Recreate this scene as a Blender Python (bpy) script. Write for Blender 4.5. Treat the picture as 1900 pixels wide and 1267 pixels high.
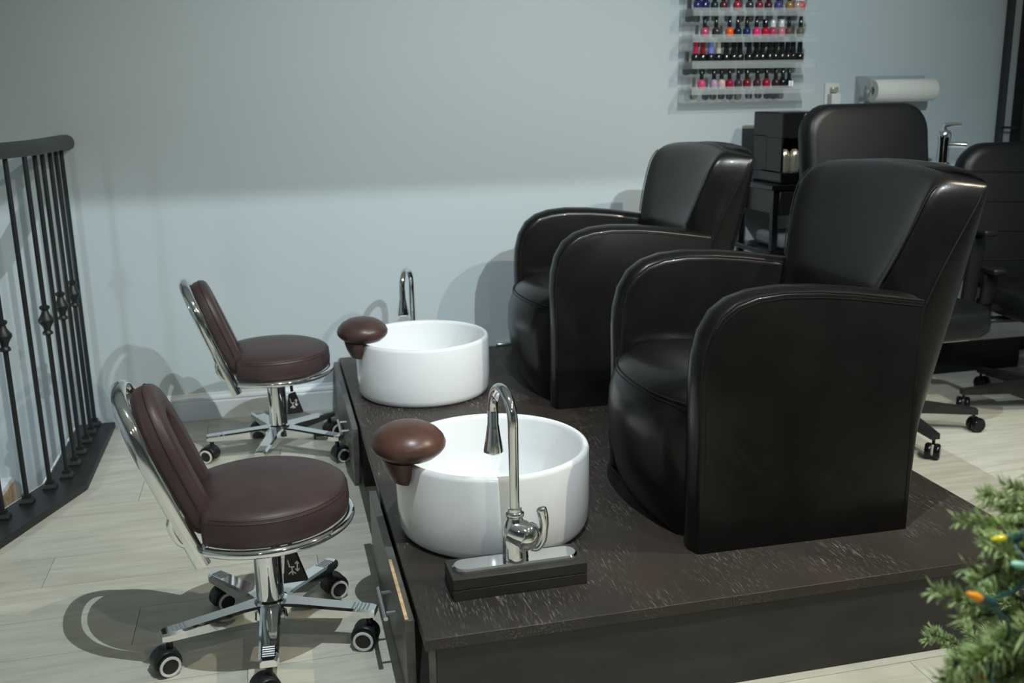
import bpy, bmesh, math, random
from mathutils import Vector, Matrix
import numpy as np
random.seed(7)
scene = bpy.context.scene
for o in list(bpy.data.objects):
    bpy.data.objects.remove(o)
COL = scene.collection
PI = math.pi

# ------------------------------------------------------------------ camera
def make_camera():
    pitch, roll, yaw = (math.radians(a) for a in (13.94, -1.07, 13.5))
    cp, sp = math.cos(pitch), math.sin(pitch)
    fw = Vector((math.sin(yaw)*cp, math.cos(yaw)*cp, -sp))
    r0 = Vector((math.cos(yaw), -math.sin(yaw), 0)); u0 = r0.cross(fw)
    c, s = math.cos(roll), math.sin(roll)
    r = c*r0 + s*u0; u = -s*r0 + c*u0
    cd = bpy.data.cameras.new('camera'); cd.sensor_width = 36; cd.lens = 35.0
    cd.clip_start = 0.05
    cd.dof.use_dof = True; cd.dof.focus_distance = 2.55; cd.dof.aperture_fstop = 3.5
    co = bpy.data.objects.new('camera', cd); COL.objects.link(co)
    m = Matrix((r, u, -fw)).transposed().to_4x4(); m.translation = (0, 0, 1.3)
    co.matrix_world = m
    scene.camera = co
make_camera()

# ------------------------------------------------------------------ light and exposure
w = bpy.data.worlds.new('world'); scene.world = w; w.use_nodes = True
w.node_tree.nodes['Background'].inputs[0].default_value = (0.75, 0.88, 1.0, 1)
w.node_tree.nodes['Background'].inputs[1].default_value = 0.05
vs = scene.view_settings
vs.view_transform = 'Standard'; vs.look = 'None'; vs.gamma = 1.0; vs.use_curve_mapping = False
vs.exposure = 0.0

def spot(name, loc, target, power, col, size=160, radius=0.012, blend=0.3):
    ld = bpy.data.lights.new(name, 'SPOT'); ld.energy = power; ld.color = col
    ld.spot_size = math.radians(size); ld.spot_blend = blend; ld.shadow_soft_size = radius
    o = bpy.data.objects.new(name, ld); COL.objects.link(o); o.location = loc
    d = Vector(target) - Vector(loc)
    o.rotation_euler = d.to_track_quat('-Z', 'Y').to_euler()
    return o
COOL = (0.86, 0.965, 1.0); WARM = (1.0, 0.90, 0.70)
spot('downlight_and_fill', (0.45, 1.24, 3.16), (0.45, 1.7, 0), 255, COOL, radius=0.005)
spot('downlight_and_fill', (2.7, 1.35, 2.86), (0.9, 2.4, 0), 190, WARM, 100, 0.015, 0.5)
spot('downlight_and_fill', (1.9, 0.2, 3.15), (1.3, 4.18, 0.9), 480, COOL, 66, 0.03, 1.0)
spot('downlight_and_fill', (-0.6, -2.4, 3.1), (-0.2, 2.8, 0.2), 60, COOL, 50, 0.03, 1.0)  # unseen frontal fill for the stools and floor
spot('downlight_and_fill', (1.3, -0.6, 3.16), (1.3, -0.3, 0), 70, WARM, 120)
spot('downlight_and_fill', (3.3, 1.5, 2.86), (3.2, 1.9, 0), 95, COOL, 68, 0.02, 0.6)  # fill lamp added to brighten the floor right of the armchair
spot('stair_light', (-1.75, 3.2, 0.55), (-1.5, 4.18, -0.4), 14, COOL, 150, 0.05)

# ------------------------------------------------------------------ materials
def mat(name, col, rough=0.5, metal=0.0, spec=0.5, bump=None, var=None, coat=0.0, trans=0.0, ior=1.45, alpha=1.0, emit=None):
    """var = (scale, amount[, stretch]) colour mottling; bump = (scale, strength[, stretch])"""
    m = bpy.data.materials.new(name); m.use_nodes = True
    nt = m.node_tree; N = nt.nodes; L = nt.links; p = N['Principled BSDF']
    p.inputs['Base Color'].default_value = (*col, 1); p.inputs['Roughness'].default_value = rough
    p.inputs['Metallic'].default_value = metal; p.inputs['Specular IOR Level'].default_value = spec
    p.inputs['Coat Weight'].default_value = coat; p.inputs['Transmission Weight'].default_value = trans
    p.inputs['IOR'].default_value = ior; p.inputs['Alpha'].default_value = alpha
    if emit:
        p.inputs['Emission Color'].default_value = (*emit[0], 1); p.inputs['Emission Strength'].default_value = emit[1]
    tc = N.new('ShaderNodeTexCoord')
    def noise(scale, stretch, detail=4):
        mp = N.new('ShaderNodeMapping'); L.new(tc.outputs['Object'], mp.inputs[0])
        mp.inputs['Scale'].default_value = stretch or (1, 1, 1)
        n = N.new('ShaderNodeTexNoise'); n.inputs['Scale'].default_value = scale; n.inputs['Detail'].default_value = detail
        L.new(mp.outputs[0], n.inputs['Vector']); return n
    if var:
        n = noise(var[0], var[2] if len(var) > 2 else None)
        mr = N.new('ShaderNodeMapRange'); mr.inputs[1].default_value = 0.3; mr.inputs[2].default_value = 0.7
        mr.inputs[3].default_value = 1 - var[1]; mr.inputs[4].default_value = 1 + var[1]
        L.new(n.outputs[0], mr.inputs[0])
        mx = N.new('ShaderNodeMix'); mx.data_type = 'RGBA'; mx.blend_type = 'MULTIPLY'; mx.inputs[0].default_value = 1
        mx.inputs[6].default_value = (*col, 1); L.new(mr.outputs[0], mx.inputs[7])
        L.new(mx.outputs[2], p.inputs['Base Color'])
    if bump:
        n = noise(bump[0], bump[2] if len(bump) > 2 else None, 3)
        b = N.new('ShaderNodeBump'); b.inputs['Strength'].default_value = bump[1]; b.inputs['Distance'].default_value = 0.002
        L.new(n.outputs[0], b.inputs['Height']); L.new(b.outputs[0], p.inputs['Normal'])
    return m

M = {}
M['wall'] = mat('wall_paint', (0.42, 0.475, 0.495), 0.62, spec=0.25, bump=(60, 0.05))
M['wall_white'] = mat('white_paint', (0.72, 0.75, 0.78), 0.5, spec=0.3)
M['trim'] = mat('trim_gloss_white', (0.66, 0.70, 0.73), 0.35)
M['ceiling'] = mat('ceiling_white', (0.68, 0.70, 0.70), 0.8)
M['chrome'] = mat('chrome', (0.86, 0.87, 0.88), 0.05, 1.0)
M['satin'] = mat('satin_steel', (0.66, 0.67, 0.68), 0.28, 1.0)
M['black_leather'] = mat('black_leather', (0.0056, 0.0051, 0.0047), 0.29, spec=0.30, coat=0.10, bump=(260, 0.10), var=(9, 0.25))
M['seam'] = mat('seam_thread', (0.006, 0.006, 0.006), 0.7, spec=0.25)
M['brown_leather'] = mat('brown_leather', (0.050, 0.030, 0.031), 0.45, spec=0.4, bump=(300, 0.12), var=(12, 0.15))
M['thread'] = mat('brown_thread', (.03, .017, .017), .5)
M['tan_leather'] = mat('worn_brown_leather', (0.085, 0.040, 0.029), 0.34, spec=0.5, bump=(120, 0.06), var=(14, 0.25))
M['office_black'] = mat('office_chair_vinyl', (0.0058, 0.0066, 0.0072), 0.40, spec=0.26, bump=(200, 0.06))
M['black_plastic'] = mat('black_plastic', (0.012, 0.012, 0.013), 0.4)
M['gloss_black'] = mat('gloss_black', (0.006, 0.006, 0.007), 0.15, spec=0.35)
M['rim_white'] = mat('wheel_rim_white', (0.62, 0.62, 0.58), 0.4)
M['iron'] = mat('black_iron', (0.010, 0.013, 0.013), 0.42, bump=(90, 0.12))
M['rail_wood'] = mat('handrail_black', (0.022, 0.026, 0.027), 0.4)
M['plate_black'] = mat('curb_black', (0.014, 0.016, 0.017), 0.42, var=(8, 0.25))
M['ceramic'] = mat('white_ceramic', (0.74, 0.755, 0.77), 0.12, spec=0.55, coat=0.3)
M['fascia'] = mat('dark_stained_board', (0.030, 0.0275, 0.025), 0.5, bump=(40, 0.15, (0.6, 3, 3)), var=(6, 0.25, (1, 4, 4)))
M['door_grey'] = mat('worn_grey_board', (0.085, 0.083, 0.075), 0.36, var=(10, 0.35, (1, 1, 3)), bump=(30, 0.1))
M['raw_wood'] = mat('raw_wood', (0.52, 0.36, 0.20), 0.7, var=(60, 0.3))
M['void'] = mat('dark_inside', (0.008, 0.008, 0.008), 0.9)
M['white_print'] = mat('white_print', (0.8, 0.8, 0.8), 0.6)
M['paper'] = mat('paper_towel', (0.70, 0.69, 0.64), 0.9, bump=(160, 0.2))
M['white_plastic'] = mat('white_plastic', (0.60, 0.61, 0.58), 0.35)
M['cup'] = mat('cream_metal', (0.50, 0.46, 0.36), 0.25, 0.6)
M['grey_towel'] = mat('grey_cloth', (0.16, 0.18, 0.19), 0.9)
M['acrylic'] = mat('clear_acrylic', (0.55, 0.60, 0.60), 0.08, alpha=0.22, spec=0.6)
M['acrylic_edge'] = mat('frosted_acrylic_edge', (0.48, 0.53, 0.53), 0.2, alpha=0.30)
M['bark'] = mat('bark', (0.06, 0.045, 0.03), 0.9)
M['needle'] = mat('pine_needle', (0.31, 0.41, 0.17), 0.5, var=(40, 0.5))
M['wire'] = mat('green_wire', (0.012, 0.06, 0.055), 0.4)

def deck_material():
    m = mat('stained_plywood', (0.03, 0.022, 0.018), 0.45)
    nt = m.node_tree; N = nt.nodes; L = nt.links; p = N['Principled BSDF']; tc = N['Texture Coordinate']
    def noise(scale, stretch, detail, seed=0):
        mp = N.new('ShaderNodeMapping'); L.new(tc.outputs['Object'], mp.inputs[0]); mp.inputs['Scale'].default_value = stretch
        mp.inputs['Location'].default_value = (seed, seed*2, 0); mp.inputs['Rotation'].default_value = (0, 0, 0.06)
        n = N.new('ShaderNodeTexNoise'); n.inputs['Scale'].default_value = scale; n.inputs['Detail'].default_value = detail
        n.inputs['Distortion'].default_value = 0.4
        L.new(mp.outputs[0], n.inputs['Vector']); return n
    scr = noise(300, (1, 0.10, 1), 3); msk = noise(5, (1, 1, 1), 4, 3); big = noise(3.2, (1, 1, 1), 5, 9)
    r1 = N.new('ShaderNodeMapRange'); r1.inputs[1].default_value = 0.56; r1.inputs[2].default_value = 0.70; L.new(scr.outputs[0], r1.inputs[0])
    r2 = N.new('ShaderNodeMapRange'); r2.inputs[1].default_value = 0.42; r2.inputs[2].default_value = 0.66; L.new(msk.outputs[0], r2.inputs[0])
    mu = N.new('ShaderNodeMath'); mu.operation = 'MULTIPLY'; L.new(r1.outputs[0], mu.inputs[0]); L.new(r2.outputs[0], mu.inputs[1])
    ramp = N.new('ShaderNodeValToRGB'); e = ramp.color_ramp.elements
    e[0].position = 0.35; e[0].color = (0.025, 0.022, 0.0195, 1); e[1].position = 0.68; e[1].color = (0.044, 0.033, 0.027, 1)
    L.new(big.outputs[0], ramp.inputs[0])
    mx = N.new('ShaderNodeMix'); mx.data_type = 'RGBA'; L.new(mu.outputs[0], mx.inputs[0]); L.new(ramp.outputs[0], mx.inputs[6])
    mx.inputs[7].default_value = (0.20, 0.185, 0.165, 1); L.new(mx.outputs[2], p.inputs['Base Color'])
    b = N.new('ShaderNodeBump'); b.inputs['Strength'].default_value = 0.25; b.inputs['Distance'].default_value = 0.002
    L.new(scr.outputs[0], b.inputs['Height']); L.new(b.outputs[0], p.inputs['Normal'])
    return m
M['deck'] = deck_material()

def plank_material():
    m = mat('pale_laminate', (0.5, 0.5, 0.42), 0.42, spec=0.35)
    nt = m.node_tree; N = nt.nodes; L = nt.links; p = N['Principled BSDF']
    geo = N.new('ShaderNodeNewGeometry'); oi = N.new('ShaderNodeObjectInfo')
    mp = N.new('ShaderNodeMapping'); L.new(geo.outputs['Position'], mp.inputs[0]); mp.inputs['Scale'].default_value = (1.0, 7.0, 1)
    add = N.new('ShaderNodeVectorMath'); add.operation = 'ADD'; L.new(mp.outputs[0], add.inputs[0])
    cmb = N.new('ShaderNodeCombineXYZ'); mm = N.new('ShaderNodeMath'); mm.operation = 'MULTIPLY'; mm.inputs[1].default_value = 37
    L.new(oi.outputs['Random'], mm.inputs[0]); L.new(mm.outputs[0], cmb.inputs[2]); L.new(cmb.outputs[0], add.inputs[1])
    n = N.new('ShaderNodeTexNoise'); n.inputs['Scale'].default_value = 4.5; n.inputs['Detail'].default_value = 6; n.inputs['Distortion'].default_value = 0.5
    L.new(add.outputs[0], n.inputs['Vector'])
    ramp = N.new('ShaderNodeValToRGB'); e = ramp.color_ramp.elements
    e[0].position = 0.3; e[0].color = (0.44, 0.425, 0.355, 1); e[1].position = 0.7; e[1].color = (0.56, 0.55, 0.475, 1)
    L.new(n.outputs[0], ramp.inputs[0])
    mr = N.new('ShaderNodeMapRange'); mr.inputs[3].default_value = 0.94; mr.inputs[4].default_value = 1.05; L.new(oi.outputs['Random'], mr.inputs[0])
    mx = N.new('ShaderNodeMix'); mx.data_type = 'RGBA'; mx.blend_type = 'MULTIPLY'; mx.inputs[0].default_value = 1
    L.new(ramp.outputs[0], mx.inputs[6]); L.new(mr.outputs[0], mx.inputs[7]); L.new(mx.outputs[2], p.inputs['Base Color'])
    return m
M['plank'] = plank_material()

# ------------------------------------------------------------------ mesh helpers
def obj(name, bm, m, parent=None, smooth=40, bevel=None, sub=0, loc=None, rot=None):
    me = bpy.data.meshes.new(name)
    bmesh.ops.recalc_face_normals(bm, faces=bm.faces[:])
    bm.to_mesh(me); bm.free()
    if m is not None:
        for mm in (m if isinstance(m, (list, tuple)) else [m]):
            me.materials.append(mm)
    if smooth:
        me.polygons.foreach_set('use_smooth', [True]*len(me.polygons))
        if smooth < 180:
            me.set_sharp_from_angle(angle=math.radians(smooth))
    o = bpy.data.objects.new(name, me); COL.objects.link(o)
    if bevel:
        b = o.modifiers.new('bevel', 'BEVEL'); b.width = bevel[0]; b.segments = bevel[1]; b.limit_method = 'ANGLE'; b.angle_limit = math.radians(35)
    if sub:
        s = o.modifiers.new('sub', 'SUBSURF'); s.levels = sub; s.render_levels = sub
    if parent is not None: o.parent = parent
    if loc: o.location = loc
    if rot: o.rotation_euler = rot
    return o
def thing(name, label, cat, loc=(0, 0, 0), rotz=0, group=None):
    o = bpy.data.objects.new(name, None); o.empty_display_size = 0.05; COL.objects.link(o)
    o.location = loc; o.rotation_euler = (0, 0, rotz); return tag(o, label, cat, group)
def tag(o, label, cat, group=None):
    o['label'] = label; o['category'] = cat
    if group: o['group'] = group
    return o
def structure(o):
    o['kind'] = 'structure'; return o
def dup(root, loc, rotz, label):
    def cp(o, parent):
        c = o.copy(); COL.objects.link(c)
        if parent is not None: c.parent = parent
        for ch in [x for x in o.children]: cp(ch, c)
        return c
    r = cp(root, None); r.location = loc; r.rotation_euler = (0, 0, rotz); r['label'] = label
    return r
def BM(): return bmesh.new()
def add_box(bm, lo, hi, mi=0):
    xs = [(lo[0], hi[0])[i & 1] for i in range(8)]; ys = [(lo[1], hi[1])[(i >> 1) & 1] for i in range(8)]; zs = [(lo[2], hi[2])[i >> 2] for i in range(8)]
    v = [bm.verts.new((xs[i], ys[i], zs[i])) for i in range(8)]
    for f in ((0, 2, 3, 1), (4, 5, 7, 6), (0, 1, 5, 4), (2, 6, 7, 3), (0, 4, 6, 2), (1, 3, 7, 5)):
        bm.faces.new([v[i] for i in f]).material_index = mi
    return v
def box(lo, hi):
    bm = BM(); add_box(bm, lo, hi); return bm
def loft(bm, loops, close=True, cap0=True, cap1=True, mi=0):
    R = [[bm.verts.new(p) for p in lp] for lp in loops]
    n = len(R[0])
    for a, b in zip(R, R[1:]):
        for i in range(n if close else n-1):
            j = (i+1) % n
            bm.faces.new((a[i], a[j], b[j], b[i])).material_index = mi
    if cap0: bm.faces.new(R[0][::-1]).material_index = mi
    if cap1: bm.faces.new(R[-1]).material_index = mi
    return R
def add_lathe(bm, prof, seg=32, c=(0, 0, 0), axis='z', sx=1.0, sy=1.0, mi=0, caps=True):
    """prof = [(r, h)]; r = 0 ends become a tip"""
    rings = []
    def P(r, h, a):
        x, y = r*math.cos(a)*sx, r*math.sin(a)*sy
        if axis == 'z': q = (x, y, h)
        elif axis == 'x': q = (h, x, y)
        else: q = (x, h, y)
        return (q[0]+c[0], q[1]+c[1], q[2]+c[2])
    for r, h in prof:
        if r < 1e-6: rings.append([bm.verts.new(P(0, h, 0))])
        else: rings.append([bm.verts.new(P(r, h, 2*PI*i/seg)) for i in range(seg)])
    for a, b in zip(rings, rings[1:]):
        for i in range(seg):
            j = (i+1) % seg
            if len(a) == 1 and len(b) == 1: continue
            if len(a) == 1: f = (a[0], b[j], b[i])
            elif len(b) == 1: f = (a[i], a[j], b[0])
            else: f = (a[i], a[j], b[j], b[i])
            bm.faces.new(f).material_index = mi
    for e in (rings[0], rings[-1]):
        if len(e) > 1 and caps:
            try: bm.faces.new(e).material_index = mi
            except ValueError: pass
    return rings
def lathe(prof, seg=32, **k):
    bm = BM(); add_lathe(bm, prof, seg, **k); return bm
def smooth_path(pts, k=6):
    P = [Vector(p) for p in pts]; out = []
    for i in range(len(P)-1):
        p0 = P[max(i-1, 0)]; p1 = P[i]; p2 = P[i+1]; p3 = P[min(i+2, len(P)-1)]
        for s in range(k):
            t = s/k
            out.append(0.5*((2*p1)+(-p0+p2)*t+(2*p0-5*p1+4*p2-p3)*t*t+(-p0+3*p1-3*p2+p3)*t**3))
    out.append(P[-1]); return out
def add_tube(bm, path, r, seg=10, cap=True, closed=False, flat=1.0, up=None, mi=0):
    """r: number or list; flat squeezes the cross-section along the second frame axis"""
    P = [Vector(p) for p in path]; n = len(P)
    rs = r if isinstance(r, (list, tuple)) else [r]*n
    T = []
    for i in range(n):
        if closed: t = P[(i+1) % n]-P[i-1]
        else: t = P[min(i+1, n-1)]-P[max(i-1, 0)]
        T.append(t.normalized())
    ref = Vector(up) if up else (Vector((0, 0, 1)) if abs(T[0].z) < 0.9 else Vector((1, 0, 0)))
    u = (ref - T[0]*ref.dot(T[0])).normalized(); loops = []
    for i in range(n):
        if up:
            u2 = Vector(up) - T[i]*Vector(up).dot(T[i])
            u = u2.normalized() if u2.length > 1e-4 else u
        else:
            u = (u - T[i]*u.dot(T[i])).normalized()
        v = T[i].cross(u)
        loops.append([P[i] + rs[i]*(math.cos(2*PI*k/seg)*u + flat*math.sin(2*PI*k/seg)*v) for k in range(seg)])
    if closed: loops.append(loops[0])
    loft(bm, loops, True, cap and not closed, cap and not closed, mi)
    if closed: bmesh.ops.remove_doubles(bm, verts=bm.verts[:], dist=1e-6)
def tube(path, r, seg=10, **k):
    bm = BM(); add_tube(bm, path, r, seg, **k); return bm
def add_prism(bm, pts, axis, a, b, mi=0):
    """extrude 2-D outline along axis between a and b"""
    def P(p, h):
        return {'x': (h, p[0], p[1]), 'y': (p[0], h, p[1]), 'z': (p[0], p[1], h)}[axis]
    loft(bm, [[P(p, a) for p in pts], [P(p, b) for p in pts]], True, True, True, mi)
def prism(pts, axis, a, b):
    bm = BM(); add_prism(bm, pts, axis, a, b); return bm
def rrect(cx, cy, w, h, r, k=4):
    out = []
    for (sx, sy, a0) in ((1, 1, 0), (-1, 1, PI/2), (-1, -1, PI), (1, -1, 1.5*PI)):
        for i in range(k+1):
            a = a0 + i*PI/2/k
            out.append((cx+sx*(w/2-r)+r*math.cos(a), cy+sy*(h/2-r)+r*math.sin(a)))
    return out
def xform(bm, m):
    bmesh.ops.transform(bm, matrix=m, verts=bm.verts[:]); return bm

# ------------------------------------------------------------------ the room
WY = 4.18                       # back wall
XL, XR, YF = -2.9, 4.6, -3.6
structure(obj('wall_back', box((XL-.1, WY, -2.7), (XR+.1, WY+.12, 3.4)), M['wall'], smooth=0))
structure(obj('wall_right', box((XR, YF, -.1), (XR+.12, WY, 3.4)), M['wall'], smooth=0))
structure(obj('wall_left', box((XL-.12, YF, -2.7), (XL, WY, 3.4)), M['wall'], smooth=0))
structure(obj('wall_front', box((XL-.12, YF-.12, -.1), (XR+.12, YF, 3.4)), mat('dimmed_wall', (.22, .23, .24), .7), smooth=0))  # unseen wall, tone darkened to keep the leather reflections dim
bm = BM()
add_box(bm, (XL, YF, 3.2), (XR, 1.6, 3.3)); add_box(bm, (XL, 1.6, 2.885), (XR, WY, 3.3))
structure(obj('ceiling', bm, M['ceiling'], smooth=0))
# floor slab, cut away at the stair well
A0, A1, A2 = (-0.883, 3.00), (-0.683, 3.482), (-0.683, WY)      # floor edge of the curb
far = (A0[0]-(A1[0]-A0[0])*3, A0[1]-(A1[1]-A0[1])*3)
bm = BM()
add_prism(bm, [(XL, YF), (XR, YF), (XR, WY), A2, A1, A0, far, (XL, far[1])], 'z', -0.2, -0.011)
floor = structure(obj('floor', bm, mat('subfloor', (.16, .15, .125), .8), smooth=0))
structure(obj('floor_lower', box((XL, 0.5, -2.7), (-0.6, WY, -2.6)), M['plank'], smooth=0))
def clip_poly(poly, a, b, c):     # keep a*x+b*y <= c
    out = []
    for i in range(len(poly)):
        p, q = poly[i], poly[(i+1) % len(poly)]
        fp, fq = a*p[0]+b*p[1]-c, a*q[0]+b*q[1]-c
        if fp <= 0: out.append(p)
        if (fp < 0) != (fq < 0) and fp != fq:
            t = fp/(fp-fq); out.append((p[0]+t*(q[0]-p[0]), p[1]+t*(q[1]-p[1])))
    return out
PW, PLEN, G = 0.19, 1.22, 0.0007
plank_mesh = {}
def plank_obj(name, me):
    o = bpy.data.objects.new(name, me); COL.objects.link(o); o.parent = floor; return o
dx_, dy_ = A1[0]-A0[0], A1[1]-A0[1]
row = 0; y = 0.66
while y < WY:
    off = (row*0.47) % PLEN; x = -2.2+off-PLEN
    while x < XR:
        x0, x1, y0, y1 = max(x, -2.3), min(x+PLEN, XR), y, min(y+PW, WY)
        if x1-x0 > 0.01:
            poly = [(x0+G, y0+G), (x1-G, y0+G), (x1-G, y1-G), (x0+G, y1-G)]
            # the floor is the region right of the two curb lines (convex corner -> clip by piece)
            if y1 <= A1[1]+1e-6 or y0 >= A1[1]-1e-6: sides = [poly]
            else: sides = [clip_poly(poly, 0, 1, A1[1]), clip_poly(poly, 0, -1, -A1[1])]
            keep = []
            for s in sides:
                if len(s) < 3: continue
                cy = sum(p[1] for p in s)/len(s)
                if cy > A1[1]: s = clip_poly(s, -1, 0, -A1[0])
                else: s = clip_poly(s, -dy_, dx_, -dy_*A1[0]+dx_*A1[1])
                if len(s) >= 3: keep.append(s)
            if keep:
                bm = BM()
                for s in keep: add_prism(bm, s, 'z', -0.011, 0.0)
                me = bpy.data.meshes.new('plank'); bmesh.ops.recalc_face_normals(bm, faces=bm.faces[:]); bm.to_mesh(me); bm.free()
                me.materials.append(M['plank'])
                plank_obj('plank', me)
        x += PLEN
    y += PW; row += 1
structure(obj('floor_front', box((XL, YF, -0.011), (XR, 0.66, 0.0)), M['plank'], smooth=0))

# baseboard with a moulded profile
prof = [(0, 0), (-.016, 0), (-.016, .075), (-.013, .082), (-.016, .088), (-.014, .096), (-.007, .104), (-.006, .112), (0, .114)]
bm = BM(); loft(bm, [[(x_, WY+p[0], p[1]) for p in prof] for x_ in (-0.665, 0.223)])
structure(obj('baseboard_back', bm, M['trim'], smooth=0))
bm = BM(); loft(bm, [[(x_, WY+p[0], p[1]) for p in prof] for x_ in (1.79, 3.40)])
structure(obj('baseboard_right', bm, M['trim'], smooth=0))
# things at the right end of the back wall: dark pipe-like joint strip and a black door
bm = BM(); add_box(bm, (3.40, WY-.03, 0), (3.425, WY, 3.2))
structure(obj('trim_1', bm, mat('dark_joint', (0.03, 0.035, 0.037), 0.5), smooth=0))
bm = BM(); add_box(bm, (3.50, WY-.05, 0.0), (4.55, WY, 2.3))
door = structure(obj('door_1', bm, M['gloss_black'], smooth=0))
obj('frame_edge', box((3.485, WY-.07, 0), (3.515, WY-.0, 2.34)), M['black_plastic'], door, smooth=0)
obj('latch_bar', tube([(3.41, WY-.04, 1.105), (3.56, WY-.075, 1.10)], .006, 8), M['black_plastic'], door)

# low half wall in the stair well, wooden end
hw = structure(obj('trim_2', box((-2.4, 3.55, -2.6), (-1.115, WY, -0.19)), mat('dark_panel', (0.05, 0.042, 0.036), 0.5), smooth=0))
obj('cap_board', box((-2.4, 3.53, -0.19), (-1.1, WY, -0.175)), M['wall_white'], hw, smooth=0)
obj('end_board', box((-1.115, 3.53, -2.6), (-1.095, WY, -0.19)), M['raw_wood'], hw, smooth=0)

# ------------------------------------------------------------------ stair railing
rail = thing('stair_railing', 'black iron stair railing with knuckled balusters at the left wall', 'railing', (-0.77, 3.6, 0))
RX, RY = -0.77, 3.6
def L_(p): return (p[0]-RX, p[1]-RY, p[2])
bars = [(-0.768, 4.15), (-0.769, 4.05), (-0.769, 3.94), (-0.769, 3.81), (-0.769, 3.69), (-0.774, 3.565), (-0.811, 3.47), (-0.860, 3.355), (-0.907, 3.237), (-0.953, 3.12), (-1.0, 3.0)]
nrm = Vector((dx_, dy_, 0)).normalized(); side = Vector((-nrm.y, nrm.x, 0))
def offs(p, d): return (p[0]+side.x*d, p[1]+side.y*d)
W2 = 0.145
I1 = (-0.683-W2, 3.482+0.03)
J0 = offs((A0[0]-dx_*.4, A0[1]-dy_*.4), W2)
E0 = (A0[0]-dx_*.4, A0[1]-dy_*.4)
outline = [A2, (A2[0]-W2, A2[1]), (I1[0], 3.535), J0, E0, A1]
bm = BM(); add_prism(bm, [(p[0]-RX, p[1]-RY) for p in outline], 'z', -0.02, 0.022)
obj('base_curb', bm, M['plate_black'], rail, bevel=(.003, 2))
bm = BM(); add_prism(bm, [(p[0]-RX, p[1]-RY) for p in [(A2[0]-W2, A2[1]), (A2[0]-W2-.012, A2[1]), (I1[0]-.012, 3.537), offs(J0, .012), J0, (I1[0], 3.535)]], 'z', -0.28, 0.015)
obj('well_facing', bm, M['wall_white'], rail, smooth=0)
def baluster_bm():
    bm = BM(); add_lathe(bm, [(.0082, .03), (.0082, 1.135)], 10); return bm
def shoe_bm():
    bm = BM()
    def sq(h, z): return [(h, h, z), (-h, h, z), (-h, -h, z), (h, -h, z)]
    loft(bm, [sq(.021, .022), sq(.021, .030), sq(.013, .040), sq(.012, .052)])
    return bm
def knuckle_bm():
    r = .0085
    return lathe([(r, -.052), (.017, -.048), (.017, -.041), (.011, -.034), (.014, -.022), (.026, -.003), (.026, .003), (.014, .022), (.011, .034), (.017, .041), (.017, .048), (r, .052)], 14)
b0 = obj('baluster', baluster_bm(), M['iron'], rail); s0 = obj('shoe', shoe_bm(), M['iron'], b0, smooth=0)
k0 = obj('knuckle', knuckle_bm(), M['iron'], b0, loc=(0, 0, .588))
for i, (bx, by) in enumerate(bars):
    if i == 0: b = b0
    else:
        b = b0.copy(); COL.objects.link(b); b.parent = rail
        s = s0.copy(); COL.objects.link(s); s.parent = b
    b.location = (bx+.013-RX, by-RY, 0)
    if i == 1: k0.parent = b
    elif i % 2 == 1:
        k = k0.copy(); COL.objects.link(k); k.parent = b
rp = [(-0.742, WY-.005), (-0.747, 3.9), (-0.758, 3.66), (-0.782, 3.58), (-0.80, 3.50), (-0.835, 3.41), (-1.01, 2.98)]
def rail_loops(pts):
    pts = [Vector((p[0]-RX, p[1]-RY, 0)) for p in pts]; out = []
    sec = [(-.030, 1.131), (-.034, 1.145), (-.034, 1.160), (-.026, 1.174), (-.012, 1.181), (.012, 1.181), (.026, 1.174), (.034, 1.160), (.034, 1.145), (.030, 1.133)]
    for i, p in enumerate(pts):
        t = (pts[min(i+1, len(pts)-1)]-pts[max(i-1, 0)]).normalized(); s = Vector((-t.y, t.x, 0))
        out.append([(p.x+s.x*a, p.y+s.y*a, z) for a, z in sec])
    return out
bm = BM(); loft(bm, rail_loops(rp)); obj('handrail', bm, M['rail_wood'], rail, smooth=50)

# ------------------------------------------------------------------ pedicure platform
PX0, PX1, PY0, PY1, PZ = 0.243, 1.757, 1.82, 4.175, 0.221
pl = thing('pedicure_platform', 'low dark stained plywood platform carrying the basins and armchairs', 'platform', (1.0, 3.0, 0))
def D(lo, hi): return box((lo[0]-1, lo[1]-3, lo[2]), (hi[0]-1, hi[1]-3, hi[2]))
obj('deck_panel', D((PX0, PY0, PZ-.026), (0.925, PY1, PZ)), M['deck'], pl, bevel=(.0015, 2))
obj('deck_panel', D((0.9256, PY0+.0005, PZ-.026), (PX1, PY1, PZ-.0005)), M['deck'], pl, bevel=(.0015, 2))
obj('front_board', D((PX0+.022, PY0+.006, 0), (PX1-.006, PY0+.026, PZ-.0275)), M['fascia'], pl, bevel=(.001, 1))
obj('end_board', D((PX1-.024, PY0+.03, 0), (PX1-.004, PY1, PZ-.0275)), M['fascia'], pl, smooth=0)
obj('corner_strip', D((PX0+.008, PY0+.004, 0), (PX0+.021, PY0+.020, PZ-.0275)), M['door_grey'], pl, smooth=0)
obj('inner_panel', D((PX0+.10, PY0+.03, 0), (PX0+.115, PY1, PZ-.0275)), M['void'], pl, smooth=0)
obj('divider_panel', D((PX0+.004, 3.235, 0), (PX0+.10, 3.255, PZ-.0275)), M['fascia'], pl, smooth=0)
obj('divider_panel', D((PX0+.004, 2.69, 0), (PX0+.10, 2.71, PZ-.0275)), M['fascia'], pl, smooth=0)
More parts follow.
